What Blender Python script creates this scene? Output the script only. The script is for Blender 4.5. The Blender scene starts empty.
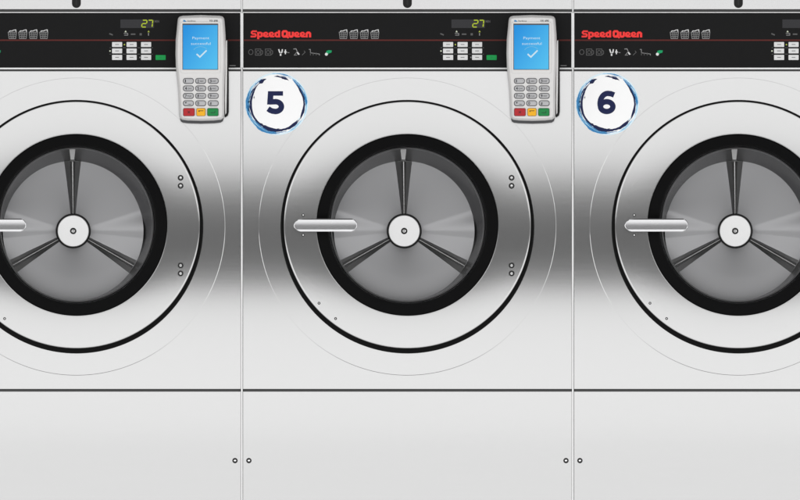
import bpy, bmesh, math, random
from math import cos, sin, pi, radians, atan2, hypot

# ------------------------------------------------------------------ camera
SC = bpy.context.scene
COL = SC.collection
S = 0.0024          # metres per photograph pixel
ZC = 0.85           # height of the picture's centre above the floor

cam_data = bpy.data.cameras.new('camera')
cam_data.type = 'ORTHO'
cam_data.ortho_scale = 800 * S
cam_data.clip_end = 100
cam = bpy.data.objects.new('camera', cam_data)
cam.location = (0, -0.85, ZC)
cam.rotation_euler = (radians(90), 0, 0)
COL.objects.link(cam)
SC.camera = cam

# ------------------------------------------------------------------ world
w = bpy.data.worlds.new('World')
SC.world = w
w.use_nodes = True
w.node_tree.nodes['Background'].inputs[0].default_value = (1, 1, 1, 1)
w.node_tree.nodes['Background'].inputs[1].default_value = 0.12

# ------------------------------------------------------------------ studio lamps (soft boxes behind the camera)
LAMP_D = 1.35
def softbox(name, x, y, z, sx, sz, radiance, aim=None):
    l = bpy.data.lights.new(name, 'AREA')
    l.shape = 'RECTANGLE'
    l.size = sx
    l.size_y = sz
    l.energy = radiance * sx * sz * pi
    o = bpy.data.objects.new(name, l)
    o.location = (x, y, z)
    o['kind'] = 'structure'
    o.rotation_euler = (radians(90), 0, 0) if aim is None else aim
    COL.objects.link(o)
    return o
def zpx(py):
    return ZC + (250 - py) * S
KEY = 1.34
def box_rows(name, d, row0, row1, radiance):
    """a box whose mirror image in the steel covers these picture rows"""
    z0, z1 = zpx(row1), zpx(row0)
    softbox(name, 0, -d, (z0 + z1) / 2, 7.0, z1 - z0, radiance)
box_rows('softbox_upper', LAMP_D, 20, 180, KEY)
box_rows('softbox_overhead', LAMP_D, -480, 19, KEY * 0.91)
box_rows('softbox_lower', 0.95, 288, 440, KEY)
box_rows('softbox_low', 0.95, 441, 960, KEY * 0.90)
softbox('softbox_side', -2.4, -1.25, ZC, 0.9, 1.8, 0.75, (radians(90), 0, radians(-62)))
softbox('softbox_side', 2.4, -1.25, ZC, 0.9, 1.8, 0.75, (radians(90), 0, radians(62)))

SC.view_settings.view_transform = 'Standard'
SC.view_settings.look = 'None'
SC.view_settings.exposure = 0.0
SC.view_settings.gamma = 1.0
SC.render.engine = 'CYCLES'
SC.cycles.use_denoising = True
SC.cycles.max_bounces = 10
SC.cycles.transparent_max_bounces = 12
SC.cycles.sample_clamp_indirect = 4.0

# ------------------------------------------------------------------ materials
def lin(h):
    h = h.lstrip('#')
    out = []
    for i in (0, 2, 4):
        c = int(h[i:i + 2], 16) / 255
        out.append(c / 12.92 if c <= 0.04045 else ((c + 0.055) / 1.055) ** 2.4)
    return (*out, 1)

def base_mat(name):
    m = bpy.data.materials.new(name)
    m.use_nodes = True
    nt = m.node_tree
    return m, nt, nt.nodes, nt.links, nt.nodes['Principled BSDF']

def plain(name, col, rough=0.45, spec=0.5, metal=0.0, vary=0.04, scale=60.0):
    m, nt, N, L, b = base_mat(name)
    c = lin(col) if isinstance(col, str) else (*col, 1)
    b.inputs['Roughness'].default_value = rough
    b.inputs['Metallic'].default_value = metal
    b.inputs['Specular IOR Level'].default_value = spec
    tc = N.new('ShaderNodeTexCoord')
    nz = N.new('ShaderNodeTexNoise')
    nz.inputs['Scale'].default_value = scale
    nz.inputs['Detail'].default_value = 4
    mr = N.new('ShaderNodeMapRange')
    mr.inputs['To Min'].default_value = 1 - vary
    mr.inputs['To Max'].default_value = 1 + vary
    mx = N.new('ShaderNodeMix')
    mx.data_type = 'RGBA'
    mx.blend_type = 'MULTIPLY'
    mx.inputs['Factor'].default_value = 1
    mx.inputs[6].default_value = c
    L.new(tc.outputs['Object'], nz.inputs['Vector'])
    L.new(nz.outputs['Fac'], mr.inputs['Value'])
    L.new(mr.outputs['Result'], mx.inputs[7])
    L.new(mx.outputs[2], b.inputs['Base Color'])
    return m

def brushed(name, base, rough, dirscale=(1.2, 1, 260), amp=0.03, bump=0.008, aniso=0.0):
    """brushed stainless steel: fine streaks along one direction"""
    m, nt, N, L, b = base_mat(name)
    b.inputs['Metallic'].default_value = 1
    b.inputs['Base Color'].default_value = (base, base, base * 1.0, 1)
    b.inputs['Anisotropic'].default_value = aniso
    tc = N.new('ShaderNodeTexCoord')
    mp = N.new('ShaderNodeMapping')
    mp.inputs['Scale'].default_value = dirscale
    nz = N.new('ShaderNodeTexNoise')
    nz.inputs['Scale'].default_value = 3.0
    nz.inputs['Detail'].default_value = 6
    nz.inputs['Roughness'].default_value = 0.7
    mr = N.new('ShaderNodeMapRange')
    mr.inputs['To Min'].default_value = rough - amp
    mr.inputs['To Max'].default_value = rough + amp
    mc = N.new('ShaderNodeMapRange')
    mc.inputs['To Min'].default_value = base * 0.965
    mc.inputs['To Max'].default_value = base * 1.035
    bp = N.new('ShaderNodeBump')
    bp.inputs['Strength'].default_value = bump
    bp.inputs['Distance'].default_value = 0.001
    L.new(tc.outputs['Object'], mp.inputs['Vector'])
    L.new(mp.outputs['Vector'], nz.inputs['Vector'])
    L.new(nz.outputs['Fac'], mr.inputs['Value'])
    L.new(nz.outputs['Fac'], mc.inputs['Value'])
    L.new(mr.outputs['Result'], b.inputs['Roughness'])
    L.new(mc.outputs['Result'], b.inputs['Base Color'])
    L.new(nz.outputs['Fac'], bp.inputs['Height'])
    L.new(bp.outputs['Normal'], b.inputs['Normal'])
    return m

def glow(name, col, strength, back=(0.01, 0.01, 0.01)):
    m, nt, N, L, b = base_mat(name)
    b.inputs['Base Color'].default_value = (*back, 1)
    b.inputs['Roughness'].default_value = 0.35
    b.inputs['Specular IOR Level'].default_value = 0.2
    b.inputs['Emission Color'].default_value = lin(col)
    b.inputs['Emission Strength'].default_value = strength
    return m

M = {}
M['steel'] = brushed('brushed_steel', 0.545, 0.17)
M['door_steel'] = brushed('door_brushed_steel', 0.54, 0.17)
M['cabinet'] = plain('cabinet_grey', (0.30, 0.30, 0.31), 0.4)
M['trim'] = plain('bright_trim', (0.86, 0.86, 0.86), 0.35)
M['dark_trim'] = plain('dark_trim', (0.055, 0.055, 0.055), 0.5, 0.3)
M['fascia'] = plain('black_fascia', (0.0085, 0.0085, 0.0088), 0.42, 0.09, vary=0.1)
M['rubber'] = plain('black_rubber', (0.0038, 0.0038, 0.004), 0.6, 0.05, vary=0.15)
M['seal'] = plain('black_seal', (0.004, 0.004, 0.004), 0.6, 0.1)
M['chrome'] = plain('polished_chrome', (0.66, 0.66, 0.67), 0.21, metal=1.0, vary=0.01)
M['bolt'] = plain('bolt_steel', (0.80, 0.80, 0.80), 0.22, metal=1.0)
M['bolt_dark'] = plain('bolt_recess', (0.02, 0.02, 0.02), 0.5, 0.2)
M['hub'] = plain('hub_satin', (0.93, 0.93, 0.93), 0.5, metal=0.8, vary=0.02)
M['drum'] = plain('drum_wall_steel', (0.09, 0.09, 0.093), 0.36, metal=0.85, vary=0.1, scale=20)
M['lifter'] = brushed('lifter_steel', 0.50, 0.34, (30, 30, 30), 0.04, 0.0)
M['lifter_dark'] = plain('lifter_groove', (0.05, 0.05, 0.05), 0.5, 0.3)
M['glint_tab'] = plain('glint_tab_steel', (0.42, 0.42, 0.42), 0.4, metal=1.0)  # for the added plate that imitates a glint at the drum mouth
M['red_line'] = plain('fascia_red_line', '#5c2a27', 0.5, 0.1)
M['red_logo'] = plain('logo_red', '#f5403e', 0.5, 0.1)
M['print_grey'] = plain('print_grey', '#8c8c8c', 0.5, 0.1)
M['print_faint'] = plain('print_faint_grey', '#5e5e5e', 0.5, 0.1)
M['print_white'] = plain('print_white', '#dedede', 0.5, 0.1)
M['print_green'] = plain('print_green', '#1f9a63', 0.5, 0.1)
M['window'] = plain('display_window', (0.022, 0.022, 0.025), 0.3, 0.25)
M['key_face'] = plain('keypad_grey', '#dcdcdc', 0.5, 0.2)
M['key_mark'] = plain('keypad_mark', '#8a8a8a', 0.5, 0.2)
M['start'] = plain('start_green', '#109a4c', 0.45, 0.2)
M['led'] = glow('display_digits', '#c3d622', 0.8)
M['led_dim'] = glow('indicator_lamp', '#b9c84a', 0.7)
M['led_pale'] = glow('indicator_lamp_pale', '#dfe6cf', 0.8)
M['pos_body'] = plain('terminal_shell', (0.72, 0.71, 0.70), 0.4, 0.35, vary=0.03, scale=300)
M['pos_shade_edge'] = plain('terminal_shade_and_edge', (0.075, 0.075, 0.08), 0.45, 0.3)  # dark colour holds the underside's shade; also the screen's dark edge
M['pos_black'] = plain('terminal_black', (0.008, 0.008, 0.008), 0.4, 0.2)
M['pos_key'] = plain('terminal_key', (0.47, 0.47, 0.48), 0.4, 0.35)
M['pos_key_edge'] = plain('terminal_key_edge', (0.10, 0.10, 0.105), 0.5, 0.2)
M['pos_ink'] = plain('terminal_ink', (0.03, 0.03, 0.035), 0.5, 0.1)
M['pos_red'] = plain('terminal_red', '#b3262b', 0.4, 0.3)
M['pos_yellow'] = plain('terminal_yellow', '#f2b21f', 0.4, 0.3)
M['pos_green'] = plain('terminal_green', '#128240', 0.4, 0.3)
M['pos_blue'] = plain('terminal_logo_blue', '#2a86c4', 0.4, 0.3)
M['screen_text'] = glow('screen_text', '#d4effc', 0.85)
M['screen_soft'] = glow('screen_soft', '#7fd0fa', 0.75)
M['sticker'] = plain('sticker_white', (0.96, 0.96, 0.96), 0.45, 0.3, vary=0.01)
M['navy'] = plain('sticker_navy', '#161f49', 0.45, 0.2)
M['blue'] = plain('sticker_blue', '#3a82b8', 0.45, 0.2, vary=0.15, scale=120)
M['pale_blue'] = plain('sticker_pale_blue', '#a5d3ee', 0.45, 0.2, vary=0.12, scale=150)
M['halo'] = plain('sticker_halo', '#dceff8', 0.45, 0.2)

# the terminals' lit screen: a blue that pales to the lower right
def screen_mat():
    m, nt, N, L, b = base_mat('terminal_screen')
    b.inputs['Base Color'].default_value = (0.01, 0.02, 0.03, 1)
    b.inputs['Roughness'].default_value = 0.25
    b.inputs['Specular IOR Level'].default_value = 0.15
    tc = N.new('ShaderNodeTexCoord')
    sp = N.new('ShaderNodeSeparateXYZ')
    L.new(tc.outputs['Generated'], sp.inputs['Vector'])
    a = N.new('ShaderNodeMath'); a.operation = 'MULTIPLY'; a.inputs[1].default_value = 0.55
    L.new(sp.outputs['X'], a.inputs[0])
    s = N.new('ShaderNodeMath'); s.operation = 'SUBTRACT'; s.inputs[0].default_value = 1.0
    L.new(sp.outputs['Z'], s.inputs[1])
    t = N.new('ShaderNodeMath'); t.operation = 'MULTIPLY_ADD'; t.inputs[1].default_value = 0.45
    L.new(s.outputs[0], t.inputs[0]); L.new(a.outputs[0], t.inputs[2])
    cr = N.new('ShaderNodeValToRGB')
    cr.color_ramp.interpolation = 'LINEAR'
    cr.color_ramp.elements[0].position = 0.08
    cr.color_ramp.elements[0].color = lin('#0e93e6')
    cr.color_ramp.elements[1].position = 0.92
    cr.color_ramp.elements[1].color = lin('#4fc4f8')
    L.new(t.outputs[0], cr.inputs['Fac'])
    L.new(cr.outputs['Color'], b.inputs['Emission Color'])
    b.inputs['Emission Strength'].default_value = 0.88
    return m
M['screen'] = screen_mat()

# drum back: steel brushed outwards from the hub
def disc_mat():
    m, nt, N, L, b = base_mat('drum_back_steel')
    b.inputs['Metallic'].default_value = 0.8
    b.inputs['Roughness'].default_value = 0.30
    b.inputs['Anisotropic'].default_value = 0.6
    b.inputs['Anisotropic Rotation'].default_value = 0.0
    b.inputs['Base Color'].default_value = (0.41, 0.41, 0.42, 1)
    tg = N.new('ShaderNodeTangent')
    tg.direction_type = 'RADIAL'
    tg.axis = 'Y'
    L.new(tg.outputs['Tangent'], b.inputs['Tangent'])
    return m
M['disc'] = disc_mat()

def glass_mat():
    m, nt, N, L, b = base_mat('door_glass')
    out = N['Material Output']
    tr = N.new('ShaderNodeBsdfTransparent')
    tr.inputs['Color'].default_value = (0.95, 0.95, 0.95, 1)
    gl = N.new('ShaderNodeBsdfGlossy')
    gl.inputs['Roughness'].default_value = 0.12
    fr = N.new('ShaderNodeFresnel')
    fr.inputs['IOR'].default_value = 1.33
    mx = N.new('ShaderNodeMixShader')
    L.new(fr.outputs['Fac'], mx.inputs['Fac'])
    L.new(tr.outputs['BSDF'], mx.inputs[1])
    L.new(gl.outputs['BSDF'], mx.inputs[2])
    L.new(mx.outputs['Shader'], out.inputs['Surface'])
    return m
M['glass'] = glass_mat()
M['glass_rim'] = plain('dark_glass_edge', (0.012, 0.012, 0.013), 0.28, 0.5)

# ------------------------------------------------------------------ mesh tools (all in photograph pixels plus depth d towards the viewer)
class MB:
    ox, oz = 407.5, 250 + ZC / S       # picture position of the owner's origin
    def __init__(self):
        self.bm = bmesh.new()
        self.mats = []
    def mi(self, m):
        if m not in self.mats:
            self.mats.append(m)
        return self.mats.index(m)
    def v(self, px, py, d):
        return self.bm.verts.new(((px - MB.ox) * S, -d, (MB.oz - py) * S))
    def face(self, vs, k, smooth=True):
        try:
            f = self.bm.faces.new(vs)
        except ValueError:
            return None
        f.material_index = k
        f.smooth = smooth
        return f
    def rings(self, rows, m, close=True, cap0=False, cap1=False):
        """rows of points (px, py, d), joined ring to ring"""
        k = self.mi(m)
        R = [[self.v(*p) for p in row] for row in rows]
        n = len(R[0])
        for a, b in zip(R, R[1:]):
            for i in range(n if close else n - 1):
                j = (i + 1) % n
                self.face([a[i], a[j], b[j], b[i]], k)
        if cap0:
            self.face(R[0][::-1], k)
        if cap1:
            self.face(R[-1], k)
        return self
    def lathe(self, cx, cy, prof, m, n=160, cap0=False, cap1=False):
        rows = []
        for p in prof:
            r, d = p[0], p[1]
            x, y = (p[2], p[3]) if len(p) > 2 else (cx, cy)
            rows.append([(x + r * cos(2 * pi * i / n), y + r * sin(2 * pi * i / n), d) for i in range(n)])
        return self.rings(rows, m, True, cap0, cap1)
    def prism(self, poly, d0, d1, m, bevel=0.0, steps=2, bdepth=None):
        """outline pushed from d0 to d1 with its front edge rounded by bevel pixels"""
        rows = [[(x, y, d0) for x, y in poly]]
        if bevel > 0:
            bd = bevel * S if bdepth is None else bdepth
            rows.append([(x, y, d1 - bd) for x, y in poly])
            for s in range(1, steps + 1):
                t = s / steps * pi / 2
                q = inset(poly, bevel * (1 - cos(t)))
                rows.append([(x, y, d1 - bd * (1 - sin(t))) for x, y in q])
        else:
            rows.append([(x, y, d1) for x, y in poly])
        return self.rings(rows, m, True, True, True)
    def stroke(self, pts, wd, d0, d1, m, closed=False):
        """a flat ribbon of width wd along pts"""
        k = self.mi(m)
        n = len(pts)
        left, right = [], []
        for i, (x, y) in enumerate(pts):
            if closed:
                a, b = pts[i - 1], pts[(i + 1) % n]
            else:
                a, b = pts[max(i - 1, 0)], pts[min(i + 1, n - 1)]
            p, q = (x - a[0], y - a[1]), (b[0] - x, b[1] - y)
            lp, lq = hypot(*p), hypot(*q)
            if lp < 1e-9: p, lp = q, lq
            if lq < 1e-9: q, lq = p, lp
            n1, n2 = (-p[1] / lp, p[0] / lp), (-q[1] / lq, q[0] / lq)
            mx, my = n1[0] + n2[0], n1[1] + n2[1]
            ml = hypot(mx, my) or 1
            mx, my = mx / ml, my / ml
            c = max(0.5, mx * n1[0] + my * n1[1])
            ww = (wd[i] if isinstance(wd, (list, tuple)) else wd) / 2 / c
            left.append((x + mx * ww, y + my * ww))
            right.append((x - mx * ww, y - my * ww))
        A = [[self.v(x, y, d) for x, y in side] for d in (d0, d1) for side in (left, right)]
        l0, r0, l1, r1 = A
        rng = range(n if closed else n - 1)
        for i in rng:
            j = (i + 1) % n
            self.face([l1[i], l1[j], r1[j], r1[i]], k, False)
            self.face([l0[i], l0[j], l1[j], l1[i]], k, False)
            self.face([r0[i], r0[j], r1[j], r1[i]], k, False)
        if not closed:
            self.face([l0[0], r0[0], r1[0], l1[0]], k, False)
            self.face([l0[-1], r0[-1], r1[-1], l1[-1]], k, False)
        return self
    def box(self, x0, y0, x1, y1, d0, d1, m, bevel=0.0):
        return self.prism([(x0, y0), (x1, y0), (x1, y1), (x0, y1)], d0, d1, m, bevel, 2)
    def build(self, name, parent, label=None):
        bm = self.bm
        bmesh.ops.recalc_face_normals(bm, faces=bm.faces[:])
        for e in bm.edges:
            if len(e.link_faces) == 2 and e.calc_face_angle(0) > radians(25):
                e.smooth = False
        me = bpy.data.meshes.new(name)
        bm.to_mesh(me)
        bm.free()
        for m in self.mats:
            me.materials.append(m)
        o = bpy.data.objects.new(name, me)
        COL.objects.link(o)
        if parent is not None:
            o.parent = parent
        if label:
            o['label'] = label
        wn = o.modifiers.new('flat_faces', 'WEIGHTED_NORMAL')
        wn.weight = 100
        wn.keep_sharp = True
        return o

def inset(poly, t):
    """move each edge of a convex-ish outline inwards by t"""
    if t == 0:
        return list(poly)
    n = len(poly)
    area = sum(poly[i][0] * poly[(i + 1) % n][1] - poly[(i + 1) % n][0] * poly[i][1] for i in range(n))
    sg = 1 if area > 0 else -1
    out = []
    for i in range(n):
        a, b, c = poly[i - 1], poly[i], poly[(i + 1) % n]
        e1, e2 = (b[0] - a[0], b[1] - a[1]), (c[0] - b[0], c[1] - b[1])
        l1, l2 = hypot(*e1) or 1, hypot(*e2) or 1
        n1, n2 = (-e1[1] / l1 * sg, e1[0] / l1 * sg), (-e2[1] / l2 * sg, e2[0] / l2 * sg)
        mx, my = n1[0] + n2[0], n1[1] + n2[1]
        ml = hypot(mx, my) or 1
        mx, my = mx / ml, my / ml
        k = max(0.35, mx * n1[0] + my * n1[1])
        out.append((b[0] + mx * t / k, b[1] + my * t / k))
    return out

def rrect(x0, y0, x1, y1, r, n=5):
    out = []
    for cx, cy, a0 in ((x1 - r, y0 + r, -90), (x1 - r, y1 - r, 0), (x0 + r, y1 - r, 90), (x0 + r, y0 + r, 180)):
        for i in range(n + 1):
            a = radians(a0 + 90 * i / n)
            out.append((cx + r * cos(a), cy + r * sin(a)))
    return out

def arc(cx, cy, rx, ry, a0, a1, n=12):
    """degrees, 0 right, 90 up in the picture"""
    return [(cx + rx * cos(radians(a0 + (a1 - a0) * i / n)), cy - ry * sin(radians(a0 + (a1 - a0) * i / n))) for i in range(n + 1)]

def text_mesh(name, body, x, y, height, width, d, m, parent, bold=0.0, track=1.0):
    """lettering: cap height and full width in pixels, its lower left corner at (x, y)"""
    cu = bpy.data.curves.new(name, 'FONT')
    cu.body = body
    cu.size = 1.0
    cu.offset = bold
    cu.space_character = track
    cu.resolution_u = 3
    tmp = bpy.data.objects.new(name + '_curve', cu)
    COL.objects.link(tmp)
    dg = bpy.context.evaluated_depsgraph_get()
    me = bpy.data.meshes.new_from_object(tmp.evaluated_get(dg))
    bpy.data.objects.remove(tmp)
    bpy.data.curves.remove(cu)
    xs = [v.co.x for v in me.vertices]
    x0, x1 = min(xs), max(xs)
    cap = 0.70
    for v in me.vertices:
        px = x + (v.co.x - x0) / (x1 - x0) * width
        py = y - v.co.y / cap * height
        v.co = ((px - MB.ox) * S, -d, (MB.oz - py) * S)
    me.name = name
    me.materials.clear()
    me.materials.append(m)
    o = bpy.data.objects.new(name, me)
    COL.objects.link(o)
    o.parent = parent
    return o

def empty(name, px, py, d=0.0):
    o = bpy.data.objects.new(name, None)
    o.empty_display_size = 0.1
    o.location = ((px - 400) * S, -d, ZC + (250 - py) * S)
    COL.objects.link(o)
    MB.ox, MB.oz = px, py
    return o

def tag(o, label, cat, group=None):
    o['label'] = label
    o['category'] = cat
    if group:
        o['group'] = group

def copy_tree(o, parent=None):
    c = o.copy()
    COL.objects.link(c)
    if parent is not None:
        c.parent = parent
    for ch in list(o.children):
        copy_tree(ch, c)
    return c

# ------------------------------------------------------------------ washing machine (built at the middle one's place)
FLOOR_PY = 250 + ZC / S
L0, R0 = 242.9, 571.9          # panel edges
CX = 407.4                     # door axis

washer = empty('washing_machine', 407.4, FLOOR_PY)
TOP_PY = -46

# cabinet: closed box, open towards the front panels
b = MB()
x0, x1, y0, y1 = 242.9, 571.9, TOP_PY, FLOOR_PY - 14
k = b.mi(M['cabinet'])
F = [b.v(x0, y0, -0.012), b.v(x1, y0, -0.012), b.v(x1, y1, -0.012), b.v(x0, y1, -0.012)]
B = [b.v(x0, y0, -0.78), b.v(x1, y0, -0.78), b.v(x1, y1, -0.78), b.v(x0, y1, -0.78)]
for i in range(4):
    j = (i + 1) % 4
    b.face([F[i], F[j], B[j], B[i]], k, False)
b.face(B, k, False)
cabinet = b.build('cabinet', washer)
MB_plinth = MB()
MB_plinth.box(252, FLOOR_PY - 16, 562, FLOOR_PY, -0.74, -0.04, M['dark_trim'])
MB_plinth.build('plinth', washer)

# bright filler strip in the seam to the next machine
b = MB()
b.prism([(241.1, TOP_PY), (242.55, TOP_PY), (242.55, FLOOR_PY - 14), (241.1, FLOOR_PY - 14)], -0.03, 0.0002, M['trim'], 0.3, 2)
b.build('seam_strip', washer)

# top panel with its black lock
b = MB()
b.box(L0 - 0.2, TOP_PY, R0 + 0.2, 9.7, -0.012, 0.0, M['steel'], 0.8)
top_panel = b.build('top_panel', washer)
b = MB()
b.prism(rrect(CX - 4.5, -16, CX + 4.5, 8, 4.4), 0.0, 0.0035, M['pos_black'], 0.9, 2)
b.prism(rrect(CX - 1.0, -4, CX + 1.0, 5.2, 0.9), 0.0035, 0.0042, M['bolt_dark'])
b.build('lock', top_panel)

# fascia
b = MB()
b.box(L0, 9.9, R0, 12.0, -0.012, 0.001, M['dark_trim'])
b.box(L0, 12.0, R0, 12.9, -0.012, 0.0035, M['bolt'], 0.3)
b.box(L0, 67.7, R0, 69.2, -0.012, 0.0035, M['trim'], 0.3)
b.box(L0, 69.2, R0, 71.0, -0.012, 0.001, M['dark_trim'])
b.box(240.3, 12.9, 243.3, 67.7, -0.0005, 0.004, M['trim'], 0.5)
frame = b.build('fascia_frame', washer)
b = MB()
b.box(243.3, 12.9, 571.4, 67.7, -0.012, 0.002, M['fascia'])
panel = b.build('control_panel', washer)
FD = 0.002
b = MB()
b.box(243.6, 39.5, 571.2, 40.9, FD, FD + 0.0002, M['red_line'])
b.build('red_stripe', panel)

# brand lettering: heavy blocky letters drawn as strokes
b = MB()
def letter(ch, x, wd, yt, yb, desc, m, sw):
    """thick strokes; yt cap top, yb baseline"""
    xh = yt + (yb - yt) * 0.20
    d0, d1 = FD, FD + 0.0003
    l, r = x + sw / 2, x + wd - sw / 2
    h = sw * 0.78
    t, bt = yt + h / 2, yb - h / 2
    tx = xh + h / 2
    mid = (yt + yb) / 2
    mx = (xh + yb) / 2
    if ch == 'S':
        b.stroke([(r + sw * .5, t), (l, t), (l, mid), (r, mid), (r, bt), (l - sw * .5, bt)], h, d0, d1, m)
    elif ch == 'Q':
        b.stroke([(l, t), (r, t), (r, bt), (l, bt)], sw, d0, d1, m, True)
        b.stroke([(r - sw * .6, bt - h), (r + sw * .7, bt + h * .9)], h, d0, d1 + 0.0001, m)
    elif ch == 'p':
        b.stroke([(l, yb + desc), (l, tx), (r, tx), (r, bt), (l, bt)], h, d0, d1, m)
        b.stroke([(l, yb + desc), (l, xh)], sw, d0, d1 + 0.0001, m)
        b.stroke([(r, xh + .8), (r, yb - .8)], sw, d0, d1 + 0.0001, m)
    elif ch == 'd':
        b.stroke([(r, yt), (r, bt), (l, bt), (l, tx), (r, tx)], h, d0, d1, m)
        b.stroke([(r, yt), (r, yb)], sw, d0, d1 + 0.0001, m)
        b.stroke([(l, xh + .8), (l, yb - .8)], sw, d0, d1 + 0.0001, m)
    elif ch == 'e':
        b.stroke([(r + sw * .5, bt), (l, bt), (l, tx), (r, tx), (r, mx + h * .3), (l, mx + h * .3)], h * .92, d0, d1, m)
        b.stroke([(l, xh + .8), (l, yb - .8)], sw, d0, d1 + 0.0001, m)
    elif ch == 'u':
        b.stroke([(l, xh), (l, bt), (r, bt), (r, xh)], sw, d0, d1, m)
    elif ch == 'n':
        b.stroke([(l, yb), (l, tx), (r, tx), (r, yb)], sw, d0, d1, m)
_plain_stroke = b.stroke
def soft(pts, wd, d0, d1, m, closed=False):
    q = []
    n = len(pts)
    for i, p in enumerate(pts):
        if not closed and i in (0, n - 1):
            q.append(p)
            continue
        for o in (pts[i - 1], pts[(i + 1) % n]):
            l = hypot(o[0] - p[0], o[1] - p[1])
            t = min(0.9, l * 0.4) / l
            q.append((p[0] + (o[0] - p[0]) * t, p[1] + (o[1] - p[1]) * t))
    return _plain_stroke(q, wd, d0, d1, m, closed)
b.stroke = soft
x = 250.6
for ch, wd in zip('Speed', (6.3, 5.7, 5.5, 5.5, 5.7)):
    letter(ch, x, wd, 30.4, 37.4, 1.7, M['red_logo'], 2.2)
    x += wd + 0.22
x = 281.6
for ch, wd in zip('Queen', (6.5, 5.6, 5.5, 5.5, 5.6)):
    letter(ch, x, wd, 30.4, 37.4, 1.7, M['red_logo'], 2.2)
    x += wd + 0.22
b.build('brand_lettering', panel)

# four laundry baskets
for x in (339.2, 349.7, 360.2, 370.7):
    b = MB()
    d0, d1, m = FD, FD + 0.0003, M['print_grey']
    b.stroke([(x, 32.2), (x + 8.2, 32.2), (x + 7.4, 38.6), (x + 0.9, 38.6)], 0.65, d0, d1, m, True)
    for q in (2.2, 4.1, 6.0):
        b.stroke([(x + q, 32.2), (x + 0.35 * 4.1 + 0.65 * q, 38.6)], 0.5, d0, d1, m)
    for q in (34.2, 36.4):
        b.stroke([(x + 0.4, q), (x + 7.8, q)], 0.5, d0, d1, m)
    b.stroke([(x + 1.0, 32.0), (x + 1.6, 30.9), (x + 4.0, 30.9), (x + 5.2, 30.2), (x + 7.6, 29.8), (x + 7.8, 31.8)], 0.7, d0, d1, M['print_white'])
    b.build('basket_icon', panel)

# row of cycle symbols
d0, d1 = FD, FD + 0.0003
b = MB()
b.stroke(arc(250.8, 52.1, 2.3, 2.6, 22.5, 382.5 - 45, 7), 0.55, d0, d1, M['print_faint'], True)
b.build('cycle_symbol', panel)
for x in (255.4, 265.4):
    b = MB()
    b.stroke([(x, 49), (x + 5.4, 49), (x + 5.4, 55.2), (x, 55.2)], 0.6, d0, d1, M['print_faint'], True)
    b.stroke(arc(x + 2.7, 52.2, 1.6, 1.8, 0, 330, 8), 0.5, d0, d1, M['print_faint'], True)
    b.stroke([(x + 5.4, 50), (x + 7.2, 51), (x + 7.2, 53.6), (x + 5.4, 55)], 0.6, d0, d1, M['print_faint'])
    b.build('cycle_symbol', panel)
b = MB()
b.stroke([(278.7, 49.2), (279.6, 52.2), (280.7, 53.2), (281.9, 52.2), (282.4, 49.2)], 1.2, d0, d1, M['print_white'])
b.stroke([(280.6, 52.8), (280.6, 55.8)], 1.5, d0, d1, M['print_white'])
b.stroke([(285.4, 49.6), (285.4, 54.2)], 1.1, d0, d1, M['print_white'])
b.stroke([(284.0, 52.0), (286.8, 52.0)], 0.9, d0, d1 + 0.0001, M['print_white'])
b.stroke([(287.4, 52.6), (289.4, 52.6)], 0.6, d0, d1, M['print_grey'])
b.build('cycle_symbol', panel)
b = MB()
b.stroke([(293.4, 49.0), (296.0, 48.8), (297.0, 51.0), (298.4, 53.4), (299.8, 54.4)], 0.8, d0, d1, M['print_grey'])
b.stroke([(297.6, 51.2), (294.2, 55.2), (297.0, 55.0)], 0.6, d0, d1, M['print_grey'])
b.stroke([(297.4, 52.2), (298.8, 54.6)], 1.3, d0, d1 + 0.0001, M['print_white'])
b.stroke([(302.0, 55.2), (305.2, 52.2), (304.0, 50.8)], 0.6, d0, d1, M['print_faint'])
b.build('cycle_symbol', panel)
b = MB()
b.stroke([(308.8, 49.4), (310.4, 49.4), (310.4, 52.8), (319.4, 54.0), (319.4, 55.4)], 0.6, d0, d1, M['print_grey'])
for q in (310.4, 313.2, 316.2):
    b.stroke([(q, 52.6), (q, 55.4)], 0.55, d0, d1, M['print_faint'])
b.build('cycle_symbol', panel)
b = MB()
b.prism([(326.0, 52.8), (326.4, 51.0), (328.4, 50.2), (331.8, 50.4), (331.4, 52.6), (329.2, 53.2), (327.6, 54.6)], d0, d1, M['print_green'])
b.lathe(326.4, 54.2, [(1.5, d0), (1.5, d1 + 0.0002)], M['print_white'], 14, False, True)
b.build('cycle_symbol', panel)

# display window with its lit digits
b = MB()
b.box(451.4, 19.4, 485.0, 28.0, d0, FD + 0.0006, M['window'])
display = b.build('display', panel)
b = MB()
e0, e1 = FD + 0.0006, FD + 0.0010
def seg(x, on, m):
    wx, t, md, bt, sl = 4.6, 20.2, 23.6, 27.0, 0.9
    def q(u, y):
        return (x + u + sl * (bt - y) / (bt - t), y)
    S7 = {'a': (q(0.4, t), q(wx - 0.4, t)), 'b': (q(wx, t + .3), q(wx, md - .3)), 'c': (q(wx, md + .3), q(wx, bt - .3)),
          'd': (q(0.4, bt), q(wx - 0.4, bt)), 'e': (q(0, md + .3), q(0, bt - .3)), 'f': (q(0, t + .3), q(0, md - .3)), 'g': (q(0.4, md), q(wx - .4, md))}
    for c in on:
        b.stroke(list(S7[c]), 1.0, e0, e1, m)
seg(472.6, 'abged', M['led'])
seg(478.4, 'abc', M['led'])
b.build('digits', display)
text_mesh('unit_lettering', 'MIN', 485.6, 22.6, 2.4, 4.6, FD + 0.0003, M['print_faint'], panel, 0.02)

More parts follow.
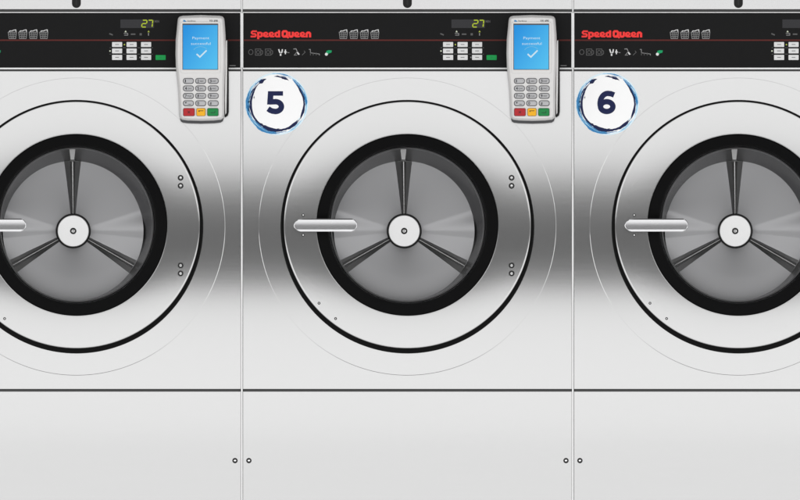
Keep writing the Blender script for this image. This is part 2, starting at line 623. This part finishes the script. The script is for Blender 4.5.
# indicator lamps and their small captions
for x, m in ((456.6, 'led_pale'), (479.6, 'led_dim')):
    b = MB()
    b.prism([(x - 1.1, 32.2), (x + 1.1, 32.2), (x, 30.4)], d0, FD + 0.0008, M[m])
    b.build('indicator_lamp', panel)
def print_part(pts, wd, m, name='caption_print', closed=False):
    q = MB()
    q.stroke(pts, wd, d0, d1, M[m], closed)
    q.build(name, panel)
print_part([(440.3, 33.6), (443.8, 35.0)], 1.3, 'print_faint')
print_part([(454.8, 33.4), (458.8, 33.4), (458.8, 35.2), (455.2, 35.2)], 0.6, 'print_grey')
print_part([(461.8, 34.2), (466.4, 34.2)], 1.4, 'print_faint')
print_part([(470.6, 34.3), (472.8, 34.3)], 2.2, 'print_faint')
print_part([(479.5, 33.0), (479.5, 35.6)], 0.9, 'print_grey')

# nine keys
ROWS = ((42.0, 47.0), (48.4, 53.4), (54.8, 60.0))
for ry0, ry1 in ROWS:
    for kx in (443.0, 457.5, 472.0):
        b = MB()
        b.prism(rrect(kx, ry0, kx + 10.2, ry1, 0.5, 2), FD, FD + 0.0014, M['key_face'], 0.35, 2)
        b.stroke([(kx + 3.2, (ry0 + ry1) / 2), (kx + 6.9, (ry0 + ry1) / 2)], 0.8, FD + 0.0014, FD + 0.0016, M['key_mark'])
        b.build('programme_key', panel)
for q in (47.7, 54.1):
    for a0, a1 in ((440.6, 442.2), (453.8, 456.9), (468.3, 471.4), (482.6, 483.9)):
        print_part([(a0, q), (a1, q)], 0.5, 'print_faint', 'key_divider')
print_part([(470.4, 57.4), (471.4, 57.4)], 1.2, 'print_grey')
for x, y, m in ((455.4, 44.6, 'led_dim'), (441.0, 51.0, 'led_pale')):
    b = MB()
    b.lathe(x, y, [(0.75, d0), (0.75, FD + 0.0008)], M[m], 12, False, True)
    b.build('indicator_lamp', panel)
b = MB()
b.prism(rrect(486.5, 55.0, 496.8, 60.0, 0.6, 2), FD, FD + 0.0014, M['start'], 0.35, 2)
b.stroke([(490.6, 57.5), (492.8, 57.5)], 0.7, FD + 0.0014, FD + 0.0016, M['pos_green'])
b.build('start_key', panel)
print_part([(560.6, 65.6), (566.6, 65.6)], 0.7, 'print_grey')

# front panel with a shallow round step and the door opening
def rect_ring(t, d, angs, cx, cy):
    a0, b0, a1, b1 = L0 + t, 71.0 + t, R0 - t, 389.2 - t
    row = []
    for a in angs:
        c, s = cos(a), sin(a)
        k = 1e9
        X0, Y0, X1, Y1 = L0, 71.0, R0, 389.2
        if c > 1e-9: k = min(k, (X1 - cx) / c)
        if c < -1e-9: k = min(k, (X0 - cx) / c)
        if s > 1e-9: k = min(k, (Y1 - cy) / s)
        if s < -1e-9: k = min(k, (Y0 - cy) / s)
        x, y = cx + k * c, cy + k * s
        row.append((min(max(x, a0), a1), min(max(y, b0), b1), d))
    return row
pc = (CX, 226.6)
angs = [2 * pi * i / 240 for i in range(240)]
for px, py in ((L0, 71.0), (R0, 71.0), (R0, 389.2), (L0, 389.2)):
    angs.append(atan2(py - pc[1], px - pc[0]) % (2 * pi))
angs.sort()
def circ_ring(r, d, cx=pc[0], cy=pc[1]):
    return [(cx + r * cos(a), cy + r * sin(a), d) for a in angs]
b = MB()
b.rings([rect_ring(0, -0.012, angs, *pc), rect_ring(0, -0.0012, angs, *pc), rect_ring(0.25, -0.0004, angs, *pc), rect_ring(0.7, 0, angs, *pc),
         circ_ring(148.85, 0), circ_ring(148.42, -0.0006), circ_ring(118, -0.0006), circ_ring(118, -0.03)], M['steel'])
front_panel = b.build('front_panel', washer)

# tub mouth between panel and drum
b = MB()
b.lathe(CX, 226.6, [(118, -0.02), (96, -0.03), (84, -0.05)], M['rubber'])
b.build('tub_seal', washer)

# lower panel and its two bolts
b = MB()
b.box(L0, 389.4, R0, 391.4, -0.012, -0.004, M['dark_trim'])
b.box(L0, 391.4, R0, FLOOR_PY - 16, -0.012, 0.0, M['steel'], 0.7)
lower = b.build('lower_panel', washer)
for x in (248.9, 566.0):
    b = MB()
    b.lathe(x, 460.6, [(2.7, 0.0), (2.7, 0.001), (2.3, 0.002), (1.3, 0.0022)], M['bolt_dark'], 20)
    b.lathe(x, 460.6, [(1.3, 0.0020), (1.1, 0.0034), (0.7, 0.0040)], M['bolt'], 20, False, True)
    b.build('panel_bolt', lower)

# black seal behind the door
b = MB()
b.lathe(CX, 226.7, [(126.8, 0.0005), (126.8, 0.006), (125.6, 0.010), (116, 0.010)], M['seal'])
b.build('door_seal', washer)

# door: steel ring
DC = (CX, 224.9)
b = MB()
b.lathe(*DC, [(112, 0.0102), (123.4, 0.0102), (123.4, 0.0290), (122.9, 0.0312), (121.7, 0.0325), (91.6, 0.0325), (90.9, 0.0318), (90.5, 0.030), (90.5, 0.004)], M['door_steel'], 240)
door = b.build('door', washer)
b = MB()
b.lathe(*DC, [(90.45, 0.012), (90.45, 0.0335), (89.6, 0.0355), (88, 0.0365), (82, 0.0365), (80.2, 0.0350), (79.0, 0.030), (78.4, 0.010), (78.4, -0.02)], M['rubber'], 240)
b.build('window_gasket', door)
b = MB()
b.lathe(*DC, [(77.9, 0.014), (76, 0.012), (66, 0.006), (50, 0.002), (30, 0.0), (12, -0.0005), (3, -0.0005)], M['glass'], 120, False, True)
glass = b.build('window_glass', door)
b = MB()
b.lathe(*DC, [(78.3, 0.016), (77.4, 0.0175), (76.3, 0.0165), (75.8, 0.012), (75.8, 0.006)], M['glass_rim'], 200)
b.build('glass_rim', door)
for x, y in ((511.6, 177.8), (511.6, 185.8), (511.6, 265.4), (511.6, 273.4)):
    b = MB()
    b.lathe(x, y, [(2.9, 0.0325), (2.9, 0.0330), (1.5, 0.0330)], M['bolt_dark'], 20)
    b.lathe(x, y, [(1.6, 0.0325), (1.5, 0.0340), (1.2, 0.0348), (0.8, 0.0350)], M['bolt'], 20, False, True)
    b.build('hinge_bolt', door)
for x, y in ((319.0, 303.2), (335.6, 318.6)):
    b = MB()
    b.lathe(x, y, [(1.4, 0.0325), (1.3, 0.0332), (0.8, 0.0332)], M['bolt_dark'], 16)
    b.lathe(x, y, [(0.8, 0.0325), (0.5, 0.0338)], M['bolt'], 16, False, True)
    b.build('door_rivet', door)
# pull handle: chamfered bar on a boss
bar = [(293.4, 225.2), (294.6, 222.0), (298.6, 218.9), (303, 218.6), (352.6, 218.6), (355.2, 220.2), (357.0, 223.2), (357.0, 227.2), (355.2, 230.0), (352.6, 231.5), (299.4, 231.5), (296.2, 230.2), (294.2, 228.0)]
bar = bar[::-1]
b = MB()
def extent(y):
    xs = []
    for (xa, ya), (xb, yb) in zip(bar, bar[1:] + bar[:1]):
        if min(ya, yb) <= y <= max(ya, yb) and ya != yb:
            xs.append(xa + (xb - xa) * (y - ya) / (yb - ya))
    return min(xs), max(xs)
prof = [(218.62, 0.0572), (219.7, 0.0593), (219.8, 0.0594)]
d = 0.0594
for i in range(1, 11):
    y = 219.8 + i * 0.96
    d += 0.96 * S * max(0.0, 0.105 - 0.0145 * i)
    prof.append((y, d))
prof += [(229.8, d - 0.0001), (230.4, d - 0.0006), (231.0, d - 0.0012), (231.48, d - 0.0018)]
rows = []
for y, d in prof:
    xl, xr = extent(y)
    t = min(1.1, (xr - xl) * 0.1)
    rows.append([(xl, y, 0.052), (xl, y, d - 0.0016), (xl + t * .5, y, d - 0.0005), (xl + t, y, d), (xr - t, y, d), (xr - t * .5, y, d - 0.0005), (xr, y, d - 0.0016), (xr, y, 0.052)])
b.rings(rows, M['chrome'], True, True, True)
b.lathe(303.2, 225.0, [(6.3, 0.0324), (6.2, 0.036), (5.4, 0.040), (5.2, 0.0535)], M['chrome'], 28)
handle = b.build('handle', door)
for y in (215.2, 234.9):
    b = MB()
    b.lathe(303.2, y, [(1.5, 0.0325), (1.5, 0.0331), (0.9, 0.0331)], M['bolt_dark'], 16)
    b.lathe(303.2, y, [(0.9, 0.0325), (0.8, 0.0336), (0.4, 0.0339)], M['bolt'], 16, False, True)
    b.build('pin', handle)

# drum: a slightly tapering steel barrel, its back wall, hub and three lifters
HB = (404.2, 231.0)
BACK = -0.15
b = MB()
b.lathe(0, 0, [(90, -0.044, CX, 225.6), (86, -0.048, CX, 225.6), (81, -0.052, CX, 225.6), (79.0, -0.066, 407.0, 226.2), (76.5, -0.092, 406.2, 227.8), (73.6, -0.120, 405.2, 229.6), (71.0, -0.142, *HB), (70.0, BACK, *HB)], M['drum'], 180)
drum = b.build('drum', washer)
MBo = (MB.ox, MB.oz)
disc_o = None
b = MB()
# the back wall keeps its own origin at the hub, so that its brushing radiates from there
disc_o = bpy.data.objects.new('drum_back', None)
MB.ox, MB.oz = HB
def fan_crease(deg):
    """height of the back wall per unit radius: one invented crease in each upper sector, turned up to catch light as a bright fan"""
    deg = deg % 360
    if 90 <= deg <= 210:
        u = 180 - deg
    elif deg >= 330 or deg < 90:
        u = deg if deg < 180 else deg - 360
    else:
        return 0.0
    # u runs from -30 (lower lifter) to 90 (top lifter); the added light-catching crease is centred on 4 degrees
    k = 0.095
    if u > 4 + 14:
        return 0.0
    t = max(0.0, min(1.0, (4 + 14 - u) / 19))
    up = k * (t * t * (3 - 2 * t))
    if u < -6:
        q = max(0.0, min(1.0, (-6 - u) / 24))
        up *= 1 - q
    return up
NA = 360
rows = []
for r in (70.3, 64, 56, 48, 40, 32, 24, 16):
    rows.append([(HB[0] + r * cos(radians(i)), HB[1] - r * sin(radians(i)), BACK + (r - 14) * S * fan_crease(i)) for i in range(NA)])
b.rings(rows, M['disc'], True, False, True)
bpy.data.objects.remove(disc_o)
disc_o = b.build('drum_back', drum)
disc_o.location = ((HB[0] - MBo[0]) * S, 0, (MBo[1] - HB[1]) * S)
MB.ox, MB.oz = MBo
b = MB()
HF = BACK + 0.062
b.lathe(*HB, [(17.6, BACK), (17.2, HF - 0.006), (16.2, HF - 0.002), (15.6, HF - 0.002)], M['bolt_dark'], 60)
b.lathe(*HB, [(15.7, HF - 0.006), (15.7, HF - 0.002), (15.3, HF - 0.0005), (14.6, HF), (3.1, HF)], M['hub'], 60)
b.lathe(*HB, [(3.2, HF), (3.1, HF + 0.0015), (1.8, HF + 0.0018)], M['bolt_dark'], 24)
b.lathe(*HB, [(1.8, HF), (1.6, HF + 0.004), (0.8, HF + 0.005)], M['bolt'], 20, False, True)
b.build('hub', drum)
for a in (90.5, 209.5, 330.0):
    ca, sa = cos(radians(a)), -sin(radians(a))
    def at(r, u, d):
        return (HB[0] + r * ca - u * sa, HB[1] + r * sa + u * ca, d)
    b = MB()
    secs = ((15.9, 2.4), (30, 3.8), (50, 6.0), (69.6, 8.4))
    for sd in (-1, 1):
        b.rings([[at(r, sd * hw, BACK + 0.0004), at(r, sd * hw * 0.34, BACK + 0.0062)] for r, hw in secs], M['lifter'], False)
        b.rings([[at(r, sd * hw * 0.34, BACK + 0.0062), at(r, sd * 0.45, BACK + 0.0050)] for r, hw in secs], M['lifter_dark'], False)
        b.rings([[at(r, sd * 0.45, BACK + 0.0050), at(r, sd * 0.32, BACK + 0.0075)] for r, hw in secs], M['lifter'], False)
    b.rings([[at(r, -0.32, BACK + 0.0075), at(r, 0.32, BACK + 0.0075)] for r, hw in secs], M['bolt'], False)
    if 80 < a < 100:
        # added plate by the top lifter, tilted to catch light as a bright glint
        b.rings([[(400.2, 146.8, -0.0640), (406.6, 146.8, -0.0640)], [(401.6, 159.5, -0.0685), (405.2, 159.5, -0.0685)], [(400.0, 161.5, -0.1), (406.8, 161.5, -0.1)]], M['glint_tab'], False)
    b.build('lifter', drum)

tag(washer, 'stainless steel front loading washer in the middle, under the number 5 sticker', 'washing machine', 'washing machines standing in a row')
for n, lab in ((-1, 'stainless steel front loading washer at left, cut by the frame, without a number sticker'),
               (1, 'stainless steel front loading washer at right under the number 6 sticker')):
    c = copy_tree(washer)
    c.location.x += n * 331 * S
    tag(c, lab, 'washing machine', 'washing machines standing in a row')

# ------------------------------------------------------------------ card terminal (built on the middle machine)
term = empty('card_terminal', 532.0, 124.0)
OUT = [(508.6, 20.5), (509.2, 18.0), (510.8, 16.4), (513.6, 15.7), (532, 15.0), (550.8, 15.7), (553.6, 16.5), (555.1, 18.2), (555.6, 21), (556.6, 35), (557.1, 48), (557.0, 62), (556.2, 76), (555.7, 92), (555.7, 106), (555.5, 115.0), (554.4, 118.2), (552.0, 119.8), (545, 120.6), (532, 121.0), (519, 120.6),
       (513.4, 119.9), (511.2, 118.4), (510.3, 115.5), (509.9, 104), (509.2, 90), (508.0, 78), (506.8, 66), (506.4, 54), (506.7, 40)]
b = MB()
b.prism([(514, 30), (550, 30), (550, 110), (514, 110)], 0.002, 0.02, M['pos_black'])
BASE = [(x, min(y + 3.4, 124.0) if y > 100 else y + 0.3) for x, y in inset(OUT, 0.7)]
b.prism(BASE, 0.018, 0.036, M['pos_shade_edge'], 1.6, 3)  # dark lip below the front shell stands in for the shaded underside
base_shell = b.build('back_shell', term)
b = MB()
b.prism(OUT, 0.028, 0.056, M['pos_body'], 3.5, 6, 0.020)
body = b.build('front_shell', term)
FT = 0.056
b = MB()   # raised screen surround
sur = rrect(511.2, 21.6, 551.6, 73.4, 2.5, 4)
sur = [(x, y + (0.9 * (1 - ((x - 531.4) / 20.2) ** 2) if y > 60 else 0)) for x, y in sur]
b.prism(sur, FT - 0.001, FT + 0.0016, M['pos_body'], 0.8, 3)
b.build('screen_surround', term)
b = MB()
b.box(513.4, 23.6, 549.2, 69.8, FT, FT + 0.0019, M['pos_shade_edge'])
b.build('screen_edge', term)
b = MB()
b.box(514.0, 25.0, 548.6, 69.2, FT, FT + 0.0022, M['screen'])
screen = b.build('screen', term)
SD = FT + 0.0022
text_mesh('message_lettering', 'Payment', 523.4, 39.2, 2.6, 16.8, SD + 0.0002, M['screen_text'], screen, 0.0)
text_mesh('message_lettering', 'successful', 522.0, 44.8, 2.6, 19.6, SD + 0.0002, M['screen_text'], screen, 0.0)
b = MB()
b.stroke([(527.6, 54.0), (530.9, 57.0), (537.6, 50.4)], 1.5, SD, SD + 0.0003, M['screen_text'])
b.build('tick_mark', screen)
b = MB()
b.stroke(arc(531.6, 53.2, 8, 6.6, 150, 40, 14), 0.5, SD, SD + 0.0002, M['screen_soft'])
b.build('tick_circle', screen)
b = MB()
b.prism([(514.2, 20.6), (514.8, 19.8), (516.0, 20.3), (517.6, 21.6), (514.4, 21.8)], FT, FT + 0.0003, M['pos_blue'])
b.build('maker_emblem', term)
text_mesh('maker_lettering', 'Verifone', 518.0, 21.8, 1.7, 8.6, FT + 0.0003, M['pos_ink'], term, 0.0)
text_mesh('type_lettering', 'VX 690', 540.2, 21.6, 1.8, 8.6, FT + 0.0003, M['pos_ink'], term, 0.02)

KEYS = ['1', '2 abc', '3 def', '4 ghi', '5 jkl', '6 mno', '7 pqr', '8 tuv', '9 wxy', '* ,', '0', '#']
i = 0
for cy in (81.0, 88.4, 95.9, 103.3):
    for cx in (519.4, 531.7, 544.2):
        b = MB()
        b.prism(rrect(cx - 5.5, cy - 3.0, cx + 5.5, cy + 3.0, 2.6, 5), FT - 0.0005, FT + 0.0006, M['pos_key_edge'], 0.3, 2)
        b.prism(rrect(cx - 4.8, cy - 2.4, cx + 4.9, cy + 2.2, 2.1, 5), FT + 0.0005, FT + 0.0032, M['pos_key'], 1.2, 4, 0.0018)
        key = b.build('key', term)
        s = KEYS[i]
        t = s.split(' ')
        text_mesh('key_lettering', t[0], cx - 3.4, cy + 1.4, 2.9, 0.9 if t[0] == '1' else 1.8, FT + 0.0034, M['pos_ink'], key, 0.02)
        if len(t) > 1:
            text_mesh('key_lettering', t[1].upper(), cx - 1.0, cy + 1.0, 1.7, 4.0, FT + 0.0034, M['pos_ink'], key, 0.0)
        i += 1
for nm, xa, xb, mt in (('cancel_key', 514.0, 525.8, 'pos_red'), ('clear_key', 527.3, 536.6, 'pos_yellow'), ('enter_key', 538.1, 549.6, 'pos_green')):
    b = MB()
    b.prism(rrect(xa, 108.1, xb, 116.2, 1.5, 4), FT - 0.0005, FT + 0.0006, M['pos_key_edge'], 0.2, 2)
    b.prism(rrect(xa + .35, 108.3, xb - .35, 115.9, 1.4, 4), FT + 0.0005, FT + 0.0034, M[mt], 1.0, 4, 0.0018)
    key = b.build(nm, term)
    mx = (xa + xb) / 2
    b = MB()
    if nm == 'cancel_key':
        b.stroke([(mx - 1.2, 111), (mx + 1.2, 113.4)], 0.5, FT + 0.0034, FT + 0.0036, M['pos_ink'])
        b.stroke([(mx + 1.2, 111), (mx - 1.2, 113.4)], 0.5, FT + 0.0034, FT + 0.0037, M['pos_ink'])
    elif nm == 'clear_key':
        b.stroke([(mx - 2.4, 110.8), (mx + 2.4, 110.8)], 0.6, FT + 0.0034, FT + 0.0036, M['pos_ink'])
        b.stroke([(mx - 2.6, 110.8), (mx - 1.4, 111.8)], 0.5, FT + 0.0034, FT + 0.0037, M['pos_ink'])
    else:
        b.stroke([(mx + 2.0, 111), (mx + 2.0, 112.8), (mx - 2.2, 112.8)], 0.5, FT + 0.0034, FT + 0.0036, M['pos_ink'])
    b.build('key_mark', key)
# card swipe rail along the right side
b = MB()
rail = [(557.4, 40.2), (558.0, 39.2), (559.0, 40.0), (559.5, 42), (559.8, 80), (559.8, 112), (558.9, 115.6), (556.2, 117.6), (555.6, 116.0), (555.9, 90)]
b.prism(rail, 0.012, 0.040, M['pos_black'], 0.8, 3)
b.build('swipe_rail', term)
b = MB()
b.prism([(556.9, 41.0), (558.1, 39.9), (558.2, 60), (557.9, 90), (557.4, 113), (556.2, 114.6), (555.9, 100), (556.2, 76)], 0.030, 0.046, M['pos_body'], 0.5, 3)
b.build('swipe_rail_lip', term)
tag(term, 'white card payment terminal with blue screen fixed on the middle washer beside number 6', 'card terminal', 'card payment terminals on the washers')
c = copy_tree(term)
c.location.x -= 331 * S
tag(c, 'white card payment terminal with blue screen fixed on the left washer beside number 5', 'card terminal', 'card payment terminals on the washers')

# ------------------------------------------------------------------ number stickers
def brush(b, cx, cy, r0, r1, a0, a1, wmax, m, d0, d1, seed, ragged=0.3, ends=0.12, wmin=0.0):
    """one brush stroke round the rim: radius glides from r0 to r1, ragged edges, tapering ends"""
    rnd = random.Random(seed)
    n = max(8, int(abs(a1 - a0) / 2.5))
    pts, wd = [], []
    j = 0
    for i in range(n + 1):
        t = i / n
        j = 0.6 * j + rnd.uniform(-1, 1) * ragged * 1.5
        a = radians(a0 + (a1 - a0) * t)
        r = r0 + (r1 - r0) * t + j * 0.35
        pts.append((cx + r * cos(a), cy - r * sin(a)))
        e = min(1, t / ends, (1 - t) / ends)
        wd.append(max(0.12, wmin + (wmax - wmin) * e * (0.75 + 0.25 * sin(t * 9 + seed)) + j * 0.3))
    b.stroke(pts, wd, d0, d1, m)

def sticker(cx, digit, label):
    cy = 103.8
    t = empty('number_sticker', cx, cy + 31.5)
    b = MB()
    b.lathe(cx, cy, [(31.3, 0.0002), (31.3, 0.0010), (29.6, 0.0010)], M['halo'], 72)
    b.lathe(cx, cy, [(29.6, 0.0002), (29.6, 0.0010), (10, 0.0010)], M['sticker'], 72, False, True)
    b.build('sticker_disc', t)
    b = MB()
    e = 0.0010
    # pale and mid blue outer strokes
    brush(b, cx, cy, 29.6, 29.4, 62, -25, 2.66, M['pale_blue'], e, e + 0.0001, 3, 0.25)
    brush(b, cx, cy, 29.9, 29.7, 130, 262, 3.36, M['pale_blue'], e, e + 0.0001, 4, 0.3)
    brush(b, cx, cy, 30.2, 29.9, 100, 66, 1.26, M['pale_blue'], e, e + 0.0001, 8, 0.25)
    brush(b, cx, cy, 29.6, 29.8, 150, 275, 2.66, M['blue'], e + 0.0001, e + 0.0002, 5, 0.35)
    brush(b, cx, cy, 29.0, 29.6, 190, 268, 3.92, M['blue'], e + 0.0001, e + 0.00025, 15, 0.4)
    brush(b, cx, cy, 28.6, 29.2, 58, -4, 2.38, M['blue'], e + 0.0001, e + 0.0002, 6, 0.35)
    brush(b, cx, cy, 30.0, 30.1, 92, 62, 1.12, M['blue'], e + 0.0001, e + 0.0002, 9, 0.2)
    brush(b, cx, cy, 30.2, 29.8, 290, 318, 1.40, M['pale_blue'], e, e + 0.0001, 10, 0.2)
    # navy strokes
    brush(b, cx, cy, 26.9, 26.3, 128, 250, 3.50, M['navy'], e + 0.0002, e + 0.0003, 11, 0.35, 0.2)
    brush(b, cx, cy, 26.2, 27.2, 225, 330, 4.06, M['navy'], e + 0.0002, e + 0.00035, 12, 0.4, 0.2)
    brush(b, cx, cy, 27.4, 27.2, 322, 408, 3.22, M['navy'], e + 0.0002, e + 0.0003, 13, 0.35, 0.25)
    brush(b, cx, cy, 27.6, 26.2, 96, 62, 2.52, M['navy'], e + 0.0002, e + 0.0003, 14, 0.5, 0.3)
    brush(b, cx, cy, 26.8, 27.2, 133, 113, 3.92, M['navy'], e + 0.0002, e + 0.0004, 17, 0.4, 0.3)
    # dry-brush streaks over the paint
    for a0, a1, r0, r1, wq, mt, sd in ((140, 215, 28.2, 28.6, 1.3, 'blue', 21), (165, 240, 28.9, 28.3, 0.9, 'pale_blue', 22), (205, 262, 29.7, 28.8, 0.8, 'pale_blue', 23), (215, 250, 27.5, 27.8, 1.1, 'blue', 24),
                                       (50, 12, 28.0, 28.4, 1.4, 'blue', 25), (56, 20, 29.2, 28.8, 0.7, 'halo', 26), (296, 330, 28.9, 29.2, 1.1, 'pale_blue', 27), (318, 332, 27.0, 27.3, 1.3, 'halo', 28),
                                       (118, 150, 29.0, 28.4, 1.0, 'blue', 29), (84, 60, 28.9, 28.6, 0.7, 'blue', 30), (250, 290, 28.6, 28.9, 1.2, 'blue', 31), (150, 185, 27.3, 27.2, 0.5, 'halo', 32), (172, 178, 27.6, 27.7, 1.2, 'pale_blue', 33)):
        brush(b, cx, cy, r0, r1, a0, a1, wq, M[mt], e + 0.0003, e + 0.00045, sd, 0.5, 0.3)
    for a, r, l in ((228, 25.6, 9), (238, 25.2, 8), (252, 25.4, 7), (268, 25.5, 8), (160, 24.2, 8), (70, 26.4, 10)):
        brush(b, cx, cy, r, r - 0.9, a, a + l, 0.9, M['navy'], e + 0.0002, e + 0.00045, int(a), 0.3, 0.4)
    b.build('brush_ring', t)
    b = MB()
    d0, d1 = e, e + 0.0004
    x = cx - 0.9
    if digit == '5':
        b.prism([(x - 8.0, 91.2), (x + 7.0, 91.2), (x + 7.0, 95.7), (x - 2.6, 95.7), (x - 2.9, 99.2), (x - 3.2, 104.5), (x - 8.9, 104.5)], d0, d0 + 0.00035, M['navy'])
        pts = [(x - 6.6, 101.9), (x - 0.6, 101.75)] + arc(x - 0.6, 106.6, 6.0, 4.9, 88, -90, 16) + [(x - 3.6, 111.1), (x - 5.8, 110.2), (x - 8.0, 108.7)]
        b.stroke(pts, 5.5, d0, d1, M['navy'])
    else:
        pts = arc(x, 106.6, 6.2, 4.9, 0, 360, 32)[:-1]
        b.stroke(pts, 5.4, d0, d1, M['navy'], True)
        pts = arc(x + 1.2, 103.6, 7.8, 10.2, 205, 90, 16) + [(x + 4.4, 93.8), (x + 7.4, 95.0)]
        b.stroke(pts, 5.4, d0, d1 + 0.0001, M['navy'])
    b.build('numeral', t)
    tag(t, label, 'sticker', 'round number stickers on the washers')

sticker(276.9, '5', 'round white sticker with navy numeral 5 in a blue brushed ring')
sticker(607.6, '6', 'round white sticker with navy numeral 6 in a blue brushed ring')
